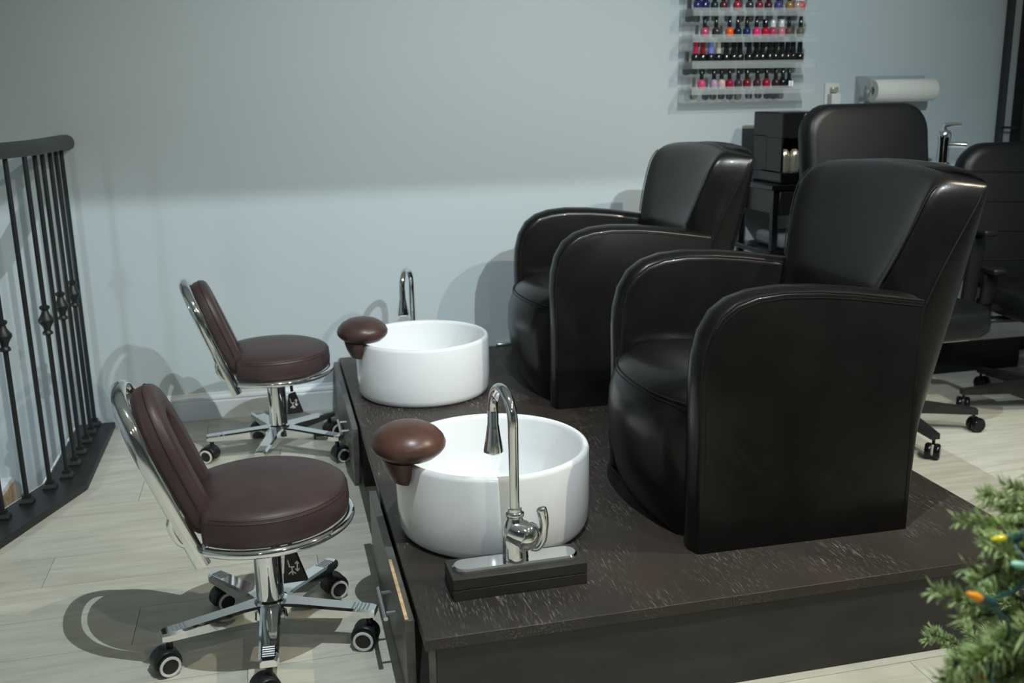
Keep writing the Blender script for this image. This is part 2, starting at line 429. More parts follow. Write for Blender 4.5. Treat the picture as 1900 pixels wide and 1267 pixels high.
def platform_door(y0, y1, hy, hz, worn):
    d = obj('cabinet_door', D((0.216, y0, .010), (0.236, y1, PZ-.012)), M['door_grey'], pl, bevel=(.001, 1))
    if worn:
        e = obj('worn_edge', D((0.2165, y0+.005, PZ-.0125), (0.224, y0+.30, PZ-.0112)), M['raw_wood'], d, smooth=0); e['label'] = 'chipped raw wood door edge'
    hb = BM(); add_tube(hb, [(0.187-1, hy-.075-3, hz), (0.187-1, hy+.075-3, hz)], .0055, 10)
    for s in (-.05, .05): add_tube(hb, [(0.187-1, hy+s-3, hz), (0.217-1, hy+s-3, hz)], .0045, 8)
    h = obj('handle', hb, M['satin'], d); h['label'] = 'brushed steel bar handle'
platform_door(1.93, 2.68, 2.13, .15, True)
platform_door(3.245, 4.155, 3.46, .15, False)
tag(obj('cable_clip', box((0.93, WY-.02, PZ), (1.0, WY-.003, PZ+.012)), M['satin'], bevel=(.003, 2)), 'small grey cable clip on the platform edge against the wall', 'clip')

# ------------------------------------------------------------------ armchair
CW = 0.66
def armchair(label, loc, rotz):
    t = thing('tub_armchair', label, 'armchair', loc, rotz, 'black leather pedicure armchairs')
    CX, CY = .30, .33
    def q(x, y, z): return (x-CX, y-CY, z)
    # --- seat block with bulging front
    prof = [(0.012, -.044, 0), (0.004, -.066, .06), (0, -.084, .15), (-.002, -.092, .23), (0.002, -.092, .29), (.012, -.078, .345), (.04, -.048, .374), (.085, -.024, .387), (.16, 0, .388), (.28, 0, .378), (.42, 0, .362), (.5, 0, .355)]
    loops = []; n = 15
    for j in range(n):
        tt = -1+2*j/(n-1); y_ = .33+tt*.243; b_ = (1-tt*tt)**.65
        edge = max(0, abs(tt)-.86)/.14
        lp = [q(x+ .012*edge + dx*b_, y_, z - (.012*edge if z > .3 else 0) + (.020*b_*max(0, (z-.25)/.16))) for x, dx, z in prof]
        lp += [q(.5, y_, .0)]
        loops.append(lp)
    bm = BM(); loft(bm, loops)
    seat = obj('seat', bm, M['black_leather'], t, smooth=60)
    sp = []
    for j in range(n):
        tt = -1+2*j/(n-1); b_ = 1-tt*tt
        b_ = b_**.65
        sp.append(q(.012-.078*b_-.001, .33+tt*.243, 0.347+.020*b_*.6))
    obj('seam', tube(sp, .0022, 6), M['seam'], seat)
    obj('seam', tube([(p[0]-.003, p[1], p[2]-.010) for p in sp], .0012, 6), M['seam'], seat)
    # --- armrests
    out = [(0, 0), (0, .15), (0, .30), (-.002, .42), (.002, .48), (.016, .535), (.042, .578), (.080, .605), (.130, .620), (.20, .626), (.29, .622), (.38, .612), (.47, .598), (.56, .584)]
    def arm(mirror):
        P2 = [Vector((a, 0, b)) for a, b in out]
        nn = []
        for i in range(len(P2)):
            tg = (P2[min(i+1, len(P2)-1)]-P2[max(i-1, 0)]).normalized()
            nn.append(Vector((-tg.z, 0, tg.x)))
        sec = [(0.0, -.006), (.003, -.0005), (.012, .005), (.030, .011), (.052, .012), (.072, .007), (.084, -.003), (.088, -.016)]
        Y = lambda v: (v if not mirror else CW-v)
        loops = []
        for yy, of in sec:
            lp = [q(p.x+n_.x*of, Y(yy), p.z+n_.z*of) for p, n_ in zip(P2, nn)]
            lp.append(q(.56, Y(yy), 0.0)); loops.append(lp)
        bm = BM(); loft(bm, loops)
        a = obj('armrest', bm, M['black_leather'], t, smooth=50)
        for yy, of, rr in ((.0035, .0006, .0026), (.085, -.0035, .0020), (-.0004, -.012, .0009)):
            obj('seam', tube([q(p.x+n_.x*of, Y(yy), p.z+n_.z*of) for p, n_ in zip(P2[1:], nn[1:])], rr, 6), M['seam'], a)
    arm(False); arm(True)
    # --- back shell with wings
    H = [0, .05, .15, .30, .45, .54, .58, .62, .68, .74, .80, .835, .86, .878, .890, .897]
    fx = lambda z: np.interp(z, [0, .57, .60, .70, .80, .86, .90], [.550, .556, .565, .604, .648, .680, .695])      # seam between side and back panel
    bk = lambda z: np.interp(z, [0, .05, .3, .4, .6, .73, .85, .90], [.550, .576, .635, .660, .710, .738, .760, .764])
    x1 = lambda z: np.interp(z, [0, .45, .58, .64, .70, .80, .87, .90], [.47, .47, .488, .502, .518, .546, .570, .585])      # front edge of the wing
    y1 = lambda z: np.interp(z, [0, .58, .64, .70, .80, .90], [.10, .098, .072, .050, .030, .022])
    cc = lambda z: np.interp(z, [0, .40, .58, .70, .80, .86, .90], [.47, .475, .520, .552, .582, .602, .62])
    inset = lambda z: np.interp(z, [0, .835, .86, .878, .890, .897], [0, 0, .05, .14, .32, .62])
    loops = []; W = CW
    for z in H:
        f, b_, c_, xa, ya = fx(z), bk(z), cc(z), x1(z), y1(z)
        half = [(b_, .33), (b_, .20), (b_-.004, .11), (b_-.022, .045), (b_-.052, .010), (f+.020, -.001), (f, .001), (f-.012, .004), (xa*.45+f*.55, ya*.40), (xa+.012, ya*.88), (xa+.001, ya+.006), (xa+.004, ya+.018), (xa+.018, ya+.048), (xa*.25+c_*.75, ya*.4+.13), (c_, .24), (c_+.002, .33)]
        ring = half + [(x, W-y_) for x, y_ in half[-2:0:-1]]
        s = inset(z); lp = []
        for x, y_ in ring:
            mx = (b_ + np.interp(min(y_, W-y_), [0, .05, .2, .33], [f, xa, c_, c_]))/2
            xx = mx+(x-mx)*(1-s); yy = .33+(y_-.33)*(1-.11*s)
            k = abs((yy-.33)/.33)
            lp.append(q(xx, yy, z - min(1, (z/.8)**3)*(.022*k*k + .030*max(0, (k-.80)/.20)**2)))
        loops.append(lp)
    bm = BM(); R = loft(bm, loops)
    back = obj('backrest', bm, M['black_leather'], t, smooth=180, sub=1)
    nring = len(loops[0])
    for k, z0 in ((6, .05), (10, .60), (nring-6, .05), (nring-10, .60)):
        cy = .33-CY
        pts = [Vector(lp[k]) for lp, z in zip(loops, H) if z0 <= z <= .879]
        pts = [p + Vector((0 if k in (6, nring-6) else -.001, math.copysign(.0008, p.y), 0)) for p in pts]
        obj('seam', tube(smooth_path(pts, 3), .0019, 6), M['seam'], back)
    obj('dark_base', box(q(.03, .02, -.0), q(.52, .64, .012)), M['void'], t, smooth=0)
    return t
chair1 = armchair('black leather wing armchair nearest the front edge of the platform', (0.94+.30, 2.025+.33, PZ), math.radians(-0.8))
dup(chair1, (0.94+.30, 3.205+.33, PZ), math.radians(-1.5), 'black leather wing armchair at the back of the platform by the wall')

# ------------------------------------------------------------------ foot basins, pads, faucets
def basin(label, loc):
    t = thing('foot_basin', label, 'basin', loc, 0, 'white round foot basins')
    R = .248
    prof = [(0, 0), (.215, 0), (.232, .003), (.240, .011), (.2445, .026), (R, .075), (R, .205), (R-.003, .213), (R-.010, .2175), (R-.017, .214), (R-.021, .205), (R-.024, .12), (R-.034, .06), (R-.06, .034), (R-.11, .026), (.03, .022), (0, .022)]
    obj('bowl', lathe(prof, 72), M['ceramic'], t, smooth=60)
    d = obj('drain', lathe([(0, .0225), (.026, .0225), (.03, .026), (.024, .029), (0, .028)], 24), M['chrome'], t); d['label'] = 'chrome drain cap'
    return t
basin1 = basin('white round ceramic foot basin in front of the near armchair', (0.507, 2.353, PZ))
basin0 = dup(basin1, (0.518, 3.592, PZ), 0, 'white round ceramic foot basin by the back wall')
def pad(label, loc, rz, m):
    t = thing('foot_rest_pad', label, 'footrest', loc, rz, 'brown leather pads on the basin rims')
    prof = [(0, .077), (.028, .0755), (.052, .069), (.072, .057), (.0855, .042), (.091, .028), (.0895, .017), (.082, .007), (.072, -.001), (.066, -.006), (0, -.007)]
    obj('cushion', lathe(prof, 40, sy=1.06), m, t, smooth=80)
    # tapering pocket hooked over the outside of the rim (local -x is outward)
    def half(xo, w_, z):
        pts = [(-.022, w_, z), (-.022, 0, z), (-.022, -w_, z)]
        return pts + [(-.022-(xo-.022)*math.sin(a), -w_*math.cos(a), z) for a in [PI*k/10 for k in range(1, 10)]]
    bm = BM(); loft(bm, [half(.067, .066, -.0075), half(.064, .064, -.020), half(.058, .060, -.040), half(.045, .046, -.066)])
    obj('pocket', bm, m, t, smooth=50)
    return t
M['tan2'] = mat('dark_brown_leather', (0.058, 0.030, 0.026), 0.36, spec=0.5, bump=(120, 0.06), var=(14, 0.2))
p1 = pad('worn reddish brown padded foot rest on the near basin rim', (0.285, 2.290, PZ+.236), math.radians(16), M['tan_leather'])
p0 = pad('dark brown padded foot rest on the far basin rim', (0.293, 3.535, PZ+.232), math.radians(14), M['tan2'])

def faucet(label, loc, rz, block_label, dxs, low=0):
    t = thing('faucet', label, 'faucet', (loc[0], loc[1], loc[2]+.052), rz, 'chrome gooseneck faucets')
    b = tag(obj('faucet_block', box((-.154, -.052, 0), (.154, .052, .025)), M['fascia'], bevel=(.001, 1)), block_label, 'block', 'dark wooden faucet blocks')
    b.location = loc; b.rotation_euler = (0, 0, rz)
    obj('upper_board', box((-.154, -.052, .0262), (.154, .052, .0515)), M['fascia'], b, bevel=(.001, 1))
    # deck plate
    bm = BM()
    o1 = rrect(0, 0, .29, .060, .029, 6); o2 = rrect(0, 0, .282, .052, .0255, 6)
    loft(bm, [[(x, y_, 0) for x, y_ in o1], [(x, y_, .005) for x, y_ in o1], [(x, y_, .009) for x, y_ in o2]])
    obj('deck_plate', bm, M['chrome'], t, smooth=30)
    obj('body', lathe([(0, .008), (.030, .008), (.031, .014), (.0295, .020), (.0290, .06), (.0265, .088), (.0190, .104), (.0175, .108), (.0215, .112), (.0220, .118), (.0205, .122), (.0165, .124), (.0165, .130), (.0125, .132), (0, .132)], 32), M['chrome'], t, smooth=50)
    # gooseneck: rises, arches away from its base and ends in a spray head
    d = Vector((dxs, 1, 0)).normalized()
    pts = [(0, 0, .125), (0, 0, .20), (0, 0, .29-low)]
    R_ = .062
    for k in range(0, 11):
        a = PI*k/10*1.03
        pts.append((d.x*R_*(1-math.cos(a)), d.y*R_*(1-math.cos(a)), .325-low+R_*1.05*math.sin(a)))
    path = smooth_path(pts, 4)
    obj('spout', tube(path, .0118, 16), M['chrome'], t, smooth=60)
    e = Vector(pts[-1]); dn = (Vector(pts[-1])-Vector(pts[-2])).normalized(); dn = (dn*0.6+Vector((0, 0, -1))).normalized()
    bm = BM()
    add_lathe(bm, [(0, -.004), (.0118, -.004), (.0130, 0), (.0130, .030), (.0142, .034), (.0150, .040), (.0190, .066), (.0235, .090), (.0240, .096), (.021, .099), (0, .099)], 28)
    xform(bm, Matrix.Translation(e) @ dn.to_track_quat('Z', 'Y').to_matrix().to_4x4())
    obj('spray_head', bm, M['chrome'], t, smooth=45)
    # ball joint and lever on the right-hand side
    bm = BM()
    ax = Vector((.9, -.35, -.38)).normalized()
    add_lathe(bm, [(0, -.03), (.030, -.026), (.0335, -.012), (.0345, .0), (.0340, .010), (.0360, .012), (.0360, .017), (.033, .030), (.022, .043), (0, .048)], 28)
    xform(bm, Matrix.Translation((.010, -.004, .070)) @ ax.to_track_quat('Z', 'Y').to_matrix().to_4x4())
    obj('ball_joint', bm, M['chrome'], t, smooth=45)
    lp = smooth_path([(.030, -.018, .038), (.046, -.020, .036), (.059, -.020, .054), (.063, -.018, .085), (.061, -.016, .112), (.056, -.014, .132)], 6)
    n = len(lp); rr = [(.0078+.0012*math.sin(PI*i/n) if i < n*.5 else .0088+.0036*math.sin(PI*(i-n*.5)/(n*.5)*.75)) for i in range(n)]
    rr[0] = .005; rr[-2] = .0095; rr[-1] = .005
    obj('lever', tube(lp, rr, 14), M['chrome'], t, smooth=70)
    return t
faucet('chrome gooseneck faucet with a lever, in front of the near basin', (0.482, 2.014, PZ), math.radians(0.8), 'dark two-board wooden block under the near faucet', -.13)
faucet('chrome gooseneck faucet behind the far basin by the wall', (0.532, 3.945, PZ), math.radians(182), 'dark wooden block under the far faucet by the wall', .5, .03)

# ------------------------------------------------------------------ pedicure stools
def stool(label, loc, rz, legrot):
    t = thing('pedicure_stool', label, 'stool', loc, rz, 'brown leather pedicure stools')
    SR = .202
    z0 = .335
    prof = [(0, z0), (.190, z0), (SR, z0+.010), (SR+.002, z0+.035), (SR, z0+.060), (SR-.004, z0+.070), (SR-.012, z0+.078), (SR-.035, z0+.087), (.10, z0+.094), (0, z0+.096)]
    bm = lathe(prof, 72)
    for v in bm.verts:                 # the seat is cut straight where the back frame meets it
        if v.co.x < -.138: v.co.x = -.138+(v.co.x+.138)*.12
    seat = obj('seat', bm, M['brown_leather'], t, smooth=70)
    am = math.radians(128)
    for zz, rr in ((z0+.070, SR-.0043), (z0+.063, SR-.0010)):
        obj('seam', tube([(rr*math.cos(a), rr*math.sin(a), zz) for a in [-am+2*am*i/56 for i in range(57)]], .0014, 5), M['thread'], seat)
    obj('seat_ring', tube([((SR+.003)*math.cos(a), (SR+.003)*math.sin(a), z0-.006) for a in [-am-.05+2*(am+.05)*i/64 for i in range(65)]], .0105, 12), M['chrome'], t)
    obj('seat_plate', lathe([(0, z0-.014), (.13, z0-.014), (.14, z0-.001), (0, z0-.001)], 40), M['black_plastic'], t)
    # backrest frame: inverted U of flat chrome tube, leaning back (towards -x)
    def B(u, v):       # u across (y), v up along the back
        ox, oz = -.143, .288; dxv, dzv = -.352, .936
        return Vector((ox+dxv*v, u, oz+dzv*v))
    fpts = [B(-.132, 0), B(-.132, .12), B(-.132, .22), B(-.128, .29), B(-.110, .352), B(-.075, .396), B(-.028, .415), B(.028, .415), B(.075, .396), B(.110, .352), B(.128, .29), B(.132, .22), B(.132, .12), B(.132, 0)]
    nrm_ = Vector((.936, 0, .352))
    obj('back_frame', tube(smooth_path(fpts, 5), .0185, 16, up=tuple(nrm_), flat=.70), M['chrome'], t, smooth=70)
    for s in (-1, 1):
        obj('frame_bracket', tube([B(s*.132, .035)+nrm_*.005, B(s*.124, .040)+nrm_*.030], .009, 10), M['chrome'], t)
        obj('back_bracket', tube(smooth_path([B(s*.132, .06)-nrm_*.006, B(s*.132, .075)-nrm_*.019, B(s*.132, .115)-nrm_*.021, B(s*.132, .14)-nrm_*.006], 4), .009, 10), M['chrome'], t)
    # horseshoe cushion
    hp = [(-.088, .065), (-.089, .14), (-.089, .21), (-.084, .275), (-.066, .323), (-.036, .349), (0, .357), (.036, .349), (.066, .323), (.084, .275), (.089, .21), (.089, .14), (.088, .065)]
    path = smooth_path([B(u, v)+nrm_*.040 for u, v in hp], 5)
    P = [Vector(p) for p in path]; loops = []
    N_ = len(P)
    for i, p in enumerate(P):
        tg = (P[min(i+1, N_-1)]-P[max(i-1, 0)]).normalized(); s_ = tg.cross(nrm_).normalized()
        e = min(i, N_-1-i); k = 1.0 if e > 3 else (.72, .88, .95, .985)[e]
        sec = rrect(0, 0, .084*k, .060*k, .022*k, 4)
        loops.append([p+s_*a+nrm_*b_ for a, b_ in sec])
    bm = BM(); loft(bm, loops)
    bc = obj('back_cushion', bm, M['brown_leather'], t, smooth=70)
    bm = BM()
    o2 = [(-.06, .08), (-.06, .27), (-.03, .315), (.03, .315), (.06, .27), (.06, .08)]
    loft(bm, [[B(u, v)+nrm_*.016 for u, v in o2], [B(u, v)+nrm_*.036 for u, v in o2]])
    obj('recess_panel', bm, M['brown_leather'], bc, smooth=30)
    obj('seam', tube([p+(P[min(i+1, N_-1)]-P[max(i-1, 0)]).normalized().cross(nrm_).normalized()*(-.0432)+nrm_*.008 for i, p in enumerate(P) if 3 < i < N_-4], .0014, 5), M['thread'], bc)
    # column
    obj('column', lathe([(0, .10), (.040, .10), (.040, .118), (.0335, .122), (.0335, .268), (.030, .272), (.030, .276), (0, .276)], 28), M['chrome'], t, smooth=40)
    obj('piston', lathe([(0, .27), (.014, .27), (.014, .325), (0, .325)], 20), M['satin'], t)
    bm = BM(); add_box(bm, (-.06, -.05, .312), (.06, .05, .3215)); obj('mount_plate', bm, M['black_plastic'], t, bevel=(.002, 1))
    ca = math.radians(-32) - rz
    lv = obj('lift_lever', tube(smooth_path([(.02, 0, .312), (.05, -.004, .300), (.058, -.006, .245)], 5), .006, 8), M['black_plastic'], t, rot=(0, 0, ca+.4))
    # paddle with a pictogram, facing the front
    bm = BM(); add_prism(bm, [(-.016, .030), (.010, .040), (.036, -.040), (-.024, -.048)], 'y', -.006, .006)
    pad_ = obj('lever_paddle', bm, M['black_plastic'], lv, bevel=(.003, 2), loc=(.060, -.010, .205), rot=(0, 0, -(ca+.4)-rz+math.radians(-14)))
    bm = BM()
    def stroke(a, b, w_=.0016):
        a = Vector((a[0], -.0072, a[1])); b = Vector((b[0], -.0072, b[1])); d_ = (b-a).normalized(); n_ = Vector((-d_.z, 0, d_.x))*w_
        v_ = [bm.verts.new(x) for x in (a+n_, a-n_, b-n_, b+n_)] + [bm.verts.new(x+Vector((0, .0014, 0))) for x in (a+n_, a-n_, b-n_, b+n_)]
        for f in ((0, 1, 2, 3), (7, 6, 5, 4), (0, 4, 5, 1), (1, 5, 6, 2), (2, 6, 7, 3), (3, 7, 4, 0)): bm.faces.new([v_[i] for i in f])
    for a, b in (((-.009, .016), (-.006, -.002)), ((-.007, -.002), (.006, -.002)), ((.000, -.002), (.000, -.014)), ((.000, -.013), (-.009, -.021)), ((.000, -.013), (.009, -.020)), ((.000, -.013), (.001, -.023)), ((.013, .012), (.013, -.012)), ((.013, .013), (.008, .006)), ((.013, .013), (.017, .006)), ((.013, -.013), (.008, -.006)), ((.013, -.013), (.018, -.006))): stroke(a, b, .0013)
    return t, lv, pad_, bm
def finish_stool(tup, legrot, caster_turn):
    t, lv, pad_, bm = tup
    # pictogram shares the paddle's frame; part depth stays at three levels by parenting to the lever
    pic = obj('pictogram', bm, M['white_print'], lv, smooth=0, loc=tuple(pad_.location), rot=tuple(pad_.rotation_euler)); pic['label'] = 'small white pictogram of a chair'
    obj('hub', lathe([(0, .076), (.050, .076), (.058, .084), (.056, .104), (.044, .112), (0, .114)], 30), M['chrome'], t, smooth=40)
    def legbm():
        bm = BM(); st = [(.02, .030, .078, .112), (.045, .028, .077, .1135), (.075, .0245, .078, .112), (.14, .0235, .080, .108), (.215, .0225, .082, .104), (.248, .022, .083, .1025), (.262, .018, .084, .101)]
        loops = []
        for x, h, za, zb in st:
            loops.append([(x, -h, za), (x, -h, zb-.005), (x, -h+.006, zb), (x, h-.006, zb), (x, h, zb-.005), (x, h, za)])
        loft(bm, loops); return bm
    def gripbm():
        bm = BM()
        for k in range(5):
            x = .205+k*.009
            add_box(bm, (x, -.0135, .1015), (x+.0035, .0135, .1060-.0004*k))
        return bm
    def hoodbm():   # black caster fork, wheel axis along y
        bm = BM(); loops = []
        arc = [(.033*math.cos(a), .028+.033*math.sin(a)) for a in [math.radians(-12+k*204/14) for k in range(15)]]
        for yy, s in ((-.024, .90), (-.020, .985), (-.012, 1), (.012, 1), (.020, .985), (.024, .90)):
            loops.append([(x*s, yy, .028+(z-.028)*s) for x, z in arc])
        loft(bm, loops)
        add_lathe(bm, [(.008, .055), (.008, .086)], 10, c=(-.012, 0, 0))
        return bm
    def wheelbm(s):
        return lathe([(0, s*.0245), (.0250, s*.0245), (.0265, s*.0255), (.0265, s*.031), (.024, s*.033), (0, s*.033)], 28, c=(0, 0, .0265), axis='y')
    def rimbm(s):
        return lathe([(.0185, s*.0325), (.0250, s*.0325), (.0243, s*.0352), (.0192, s*.0352), (.0185, s*.0325)], 28, c=(0, 0, .0265), axis='y', caps=False)
    leg0 = obj('leg', legbm(), M['chrome'], t, smooth=35); g0 = obj('grip_ridges', gripbm(), M['satin'], leg0, smooth=0); g0['kind'] = 'stuff'
    c0 = obj('caster', hoodbm(), M['black_plastic'], t, smooth=40)
    kids = []
    for sd in (-1, 1):
        kids.append(obj('wheel', wheelbm(sd), M['black_plastic'], c0, smooth=40)); r_ = obj('rim', rimbm(sd), M['rim_white'], c0, smooth=40); r_['label'] = 'white wheel ring'; kids.append(r_)
    for k in range(5):
        a = math.radians(legrot+72*k)
        if k == 0: l, c = leg0, c0
        else:
            l = leg0.copy(); COL.objects.link(l); l.parent = t; g = g0.copy(); COL.objects.link(g); g.parent = l
            c = c0.copy(); COL.objects.link(c); c.parent = t
            for kd in kids:
                x_ = kd.copy(); COL.objects.link(x_); x_.parent = c
        l.rotation_euler = (0, 0, a)
        th = math.radians(caster_turn[k])
        c.rotation_euler = (0, 0, th)
        c.location = (.245*math.cos(a)+.012*math.cos(th), .245*math.sin(a)+.012*math.sin(th), 0)
    return t
s1 = finish_stool(stool('brown leather stool with chrome back frame, nearest the camera', (-0.068, 2.295, 0), math.radians(3), 49), 49, (18, 20, 200, 195, 160))
SB = stool('brown leather stool with chrome back frame, close to the back wall', (-0.026, 3.655, 0), math.radians(4), 34)
s0_ = finish_stool(SB, 34, (30, 40, 150, 200, 15))

# ------------------------------------------------------------------ nail polish rack on the wall
RXL, RXR = 1.785, 2.355
rk = thing('polish_rack', 'clear acrylic wall rack full of nail polish bottles', 'rack', (2.07, WY, 1.2))
def K(lo, hi): return box((lo[0]-2.07, lo[1]-WY, lo[2]-1.2), (hi[0]-2.07, hi[1]-WY, hi[2]-1.2))
obj('back_panel', K((RXL, WY-.006, 1.295), (RXR, WY-.002, 1.86)), M['acrylic'], rk, smooth=0)
SH = [1.305, 1.412, 1.519, 1.626, 1.733]
for z in SH:
    s = obj('shelf', K((RXL-.01, WY-.135, z-.005), (RXR, WY-.006, z)), M['acrylic'], rk, smooth=0)
    obj('front_lip', K((RXL-.01, WY-.139, z-.022), (RXR, WY-.1355, z+.010)), M['acrylic_edge'], s, smooth=0)
    obj('side_lip', K((RXL-.014, WY-.139, z-.022), (RXL-.0105, WY-.006, z+.010)), M['acrylic_edge'], s, smooth=0)
CAPS = {'black': (0.010, 0.011, 0.012), 'white': (0.62, 0.62, 0.62)}
cm = {}
def pm(rgb):
    if rgb not in cm: cm[rgb] = mat('polish_%d' % len(cm), rgb, 0.12, spec=0.6)
    return cm[rgb]
round_body = [(0, 0), (.0135, 0), (.0165, .003), (.0175, .012), (.0172, .026), (.0150, .034), (.0095, .039), (.0075, .042), (0, .042)]
tall_cap = [(0, .041), (.0092, .041), (.0090, .050), (.0072, .083), (.0058, .085), (0, .085)]
def sqp(prof, k=.86):   # squarish bottle: an octagonal rounded section
    return prof
shape = {}
def make_bottle(kind):
    bm = BM(); add_lathe(bm, round_body if kind != 'square' else [(0, 0), (.0175, 0), (.0188, .004), (.0188, .034), (.015, .040), (0, .041)], 18 if kind != 'square' else 8)
    b = obj('nail_polish', bm, pm((.1, .1, .1)), smooth=40); COL.objects.unlink(b)
    cb = BM()
    if kind == 'short': add_lathe(cb, [(0, .041), (.0125, .041), (.0125, .070), (.011, .073), (0, .073)], 16)
    elif kind == 'square': add_lathe(cb, [(0, .041), (.0120, .041), (.0118, .052), (.0100, .088), (0, .090)], 14)
    else: add_lathe(cb, tall_cap, 14)
    c = obj('cap', cb, pm((.01, .011, .012)), smooth=40); COL.objects.unlink(c)
    return b.data, c.data
kinds = {k: make_bottle(k) for k in ('tall', 'short', 'square')}
rowname = {3: 'top visible', 2: 'second', 1: 'third', 0: 'bottom'}
ordw = ['first', 'second', 'third', 'fourth', 'fifth', 'sixth', 'seventh', 'eighth', 'ninth', 'tenth', 'eleventh', 'twelfth', 'thirteenth', 'fourteenth', 'fifteenth', 'sixteenth', 'seventeenth']
def cam_x(px_crop, z):       # crop column -> x of the bottle row on the rack, from the calibrated row ends
    return np.interp(px_crop, [275, 1545], [1.808, 2.300])
B_ = {
 3: [(290, 'navy blue', (.02, .02, .10), 'black', 'square'), (375, 'dark blue', (.015, .02, .09), 'black', 'square'), (490, 'bottle green', (.01, .03, .025), 'black', 'tall'), (595, 'oxblood', (.08, .015, .02), 'black', 'tall'), (750, 'crimson', (.30, .02, .05), 'black', 'tall'), (900, 'smoky purple', (.04, .03, .05), 'black', 'tall'), (1015, 'wine red', (.20, .015, .04), 'black', 'tall'), (1130, 'maroon', (.07, .012, .025), 'black', 'tall'), (1245, 'violet', (.07, .05, .20), 'black', 'tall'), (1390, 'gold and red', (.30, .16, .04), 'black', 'tall'), (1485, 'clear pink', (.42, .28, .28), 'white', 'short'), (1570, 'coral', (.55, .10, .10), 'white', 'short')],
 2: [(385, 'rose pink', (.42, .07, .13), 'black', 'tall'), (510, 'dark taupe', (.035, .028, .025), 'black', 'tall'), (672, 'bright orange', (.75, .10, .01), 'black', 'tall'), (768, 'black teal', (.006, .016, .02), 'black', 'tall'), (885, 'navy', (.012, .03, .09), 'black', 'tall'), (1000, 'hot pink', (.70, .03, .16), 'black', 'tall'), (1100, 'scarlet', (.45, .01, .03), 'black', 'short'), (1200, 'raspberry', (.40, .05, .10), 'white', 'short'), (1300, 'pale rose', (.50, .17, .20), 'white', 'short'), (1395, 'olive brown', (.09, .075, .045), 'black', 'tall'), (1545, 'khaki grey', (.13, .12, .075), 'black', 'tall')],
 1: [(275, 'black with red cap', (.008, .012, .012), 'red', 'square'), (365, 'black with dark red cap', (.008, .010, .010), 'darkred', 'square'), (460, 'black with lilac blue cap', (.008, .012, .014), 'lilac', 'square'), (555, 'black with cream cap', (.008, .010, .010), 'cream', 'square')] + [(x, 'black', (.010, .011, .011), 'black', 'square') for x in (650, 735, 815, 915, 1010, 1085, 1165, 1240, 1315, 1395, 1465, 1545)],
 0: [(365, 'bright rose', (.55, .06, .15), 'black', 'tall'), (510, 'lilac', (.38, .26, .38), 'black', 'tall'), (600, 'pale pink', (.55, .35, .38), 'black', 'tall'), (700, 'crimson red', (.26, .008, .025), 'black', 'tall'), (800, 'plum', (.06, .035, .055), 'black', 'tall'), (900, 'dark red', (.16, .012, .022), 'black', 'tall'), (1035, 'dark brown red', (.06, .022, .026), 'black', 'tall'), (1150, 'red', (.28, .01, .03), 'black', 'tall'), (1260, 'dark plum', (.035, .014, .020), 'black', 'tall'), (1340, 'black', (.008, .010, .010), 'black', 'tall'), (1420, 'black', (.008, .010, .010), 'black', 'tall')]}
CAPS.update(red=(.42, .02, .05), darkred=(.22, .012, .03), lilac=(.18, .20, .58), cream=(.48, .44, .36))
for r, lst in B_.items():
    for i, (px, cn, rgb, cap, kind) in enumerate(lst):
        bd, cd = kinds[kind]
        o = bpy.data.objects.new('nail_polish', bd.copy()); COL.objects.link(o); o.data.materials.clear(); o.data.materials.append(pm(rgb))
        o.location = (cam_x(px, 0), WY-.085+random.uniform(-.006, .006), SH[r]+.0005); o.rotation_euler = (0, 0, random.uniform(0, 1) if kind != 'square' else PI/8)
        extra = ' and white label' if (r == 0 and i == 10) else ''
        capn = ' with white cap' if cap == 'white' else ''
        tag(o, '%s nail polish%s%s, %s from left on the %s rack shelf' % (cn, capn, ' with white label' if extra else '', ordw[i], rowname[r]), 'nail polish', 'nail polish bottles on the wall rack')
        c = bpy.data.objects.new('cap', cd.copy()); COL.objects.link(c); c.parent = o; c.data.materials.clear(); c.data.materials.append(pm(CAPS[cap]))
        if extra:
            bm = BM()
            for s in (-.006, .006): add_box(bm, (s-.0045, -.0195, .006), (s+.0045, -.0165, .030))
            l = obj('label', bm, M['white_print'], o, smooth=0); l.rotation_euler = (0, 0, -o.rotation_euler[2])

# ------------------------------------------------------------------ paper towel, outlet
tw = thing('paper_towel_holder', 'wall mounted paper towel roll with clear end bracket', 'paper towel', (2.83, WY-.075, 1.285))
bm = BM(); add_lathe(bm, [(.018, -.155), (.048, -.155), (.050, -.152), (.050, .152), (.048, .155), (.018, .155), (.018, -.155)], 36, axis='x', caps=False) 
obj('towel_roll', bm, M['paper'], tw, smooth=40)
obj('roll_core', lathe([(.0175, -.10), (.0175, .157)], 18, axis='x'), M['void'], tw)
obj('end_bracket', prism([(.07, -.055), (-.035, -.045), (-.055, -.01), (-.045, .05), (.0, .066), (.07, .066)], 'x', -.196, -.190), M['acrylic_edge'], tw, smooth=0)
obj('wall_plate', box((-.196, .069, -.055), (.16, .074, .066)), M['acrylic_edge'], tw, smooth=0)
obj('spindle_knob', lathe([(0, -.188), (.010, -.186), (.013, -.178), (.008, -.172), (.008, -.13), (0, -.13)], 18, axis='x'), M['chrome'], tw)
ol = thing('wall_outlet', 'white wall outlet with a plugged-in adapter above the office chair', 'outlet', (2.515, WY, 1.265))
obj('plate', box((-.036, -.007, -.057), (.036, -.001, .057)), M['white_plastic'], ol, bevel=(.002, 2))
obj('adapter', box((-.022, -.045, -.040), (.026, -.0075, .012)), M['white_plastic'], ol, bevel=(.005, 2))
obj('plug', box((-.012, -.03, .016), (.02, -.0075, .04)), M['cup'], ol, bevel=(.004, 2))
obj('socket', box((-.017, -.010, -.05), (.017, -.0071, -.042)), M['black_plastic'], ol, smooth=0)

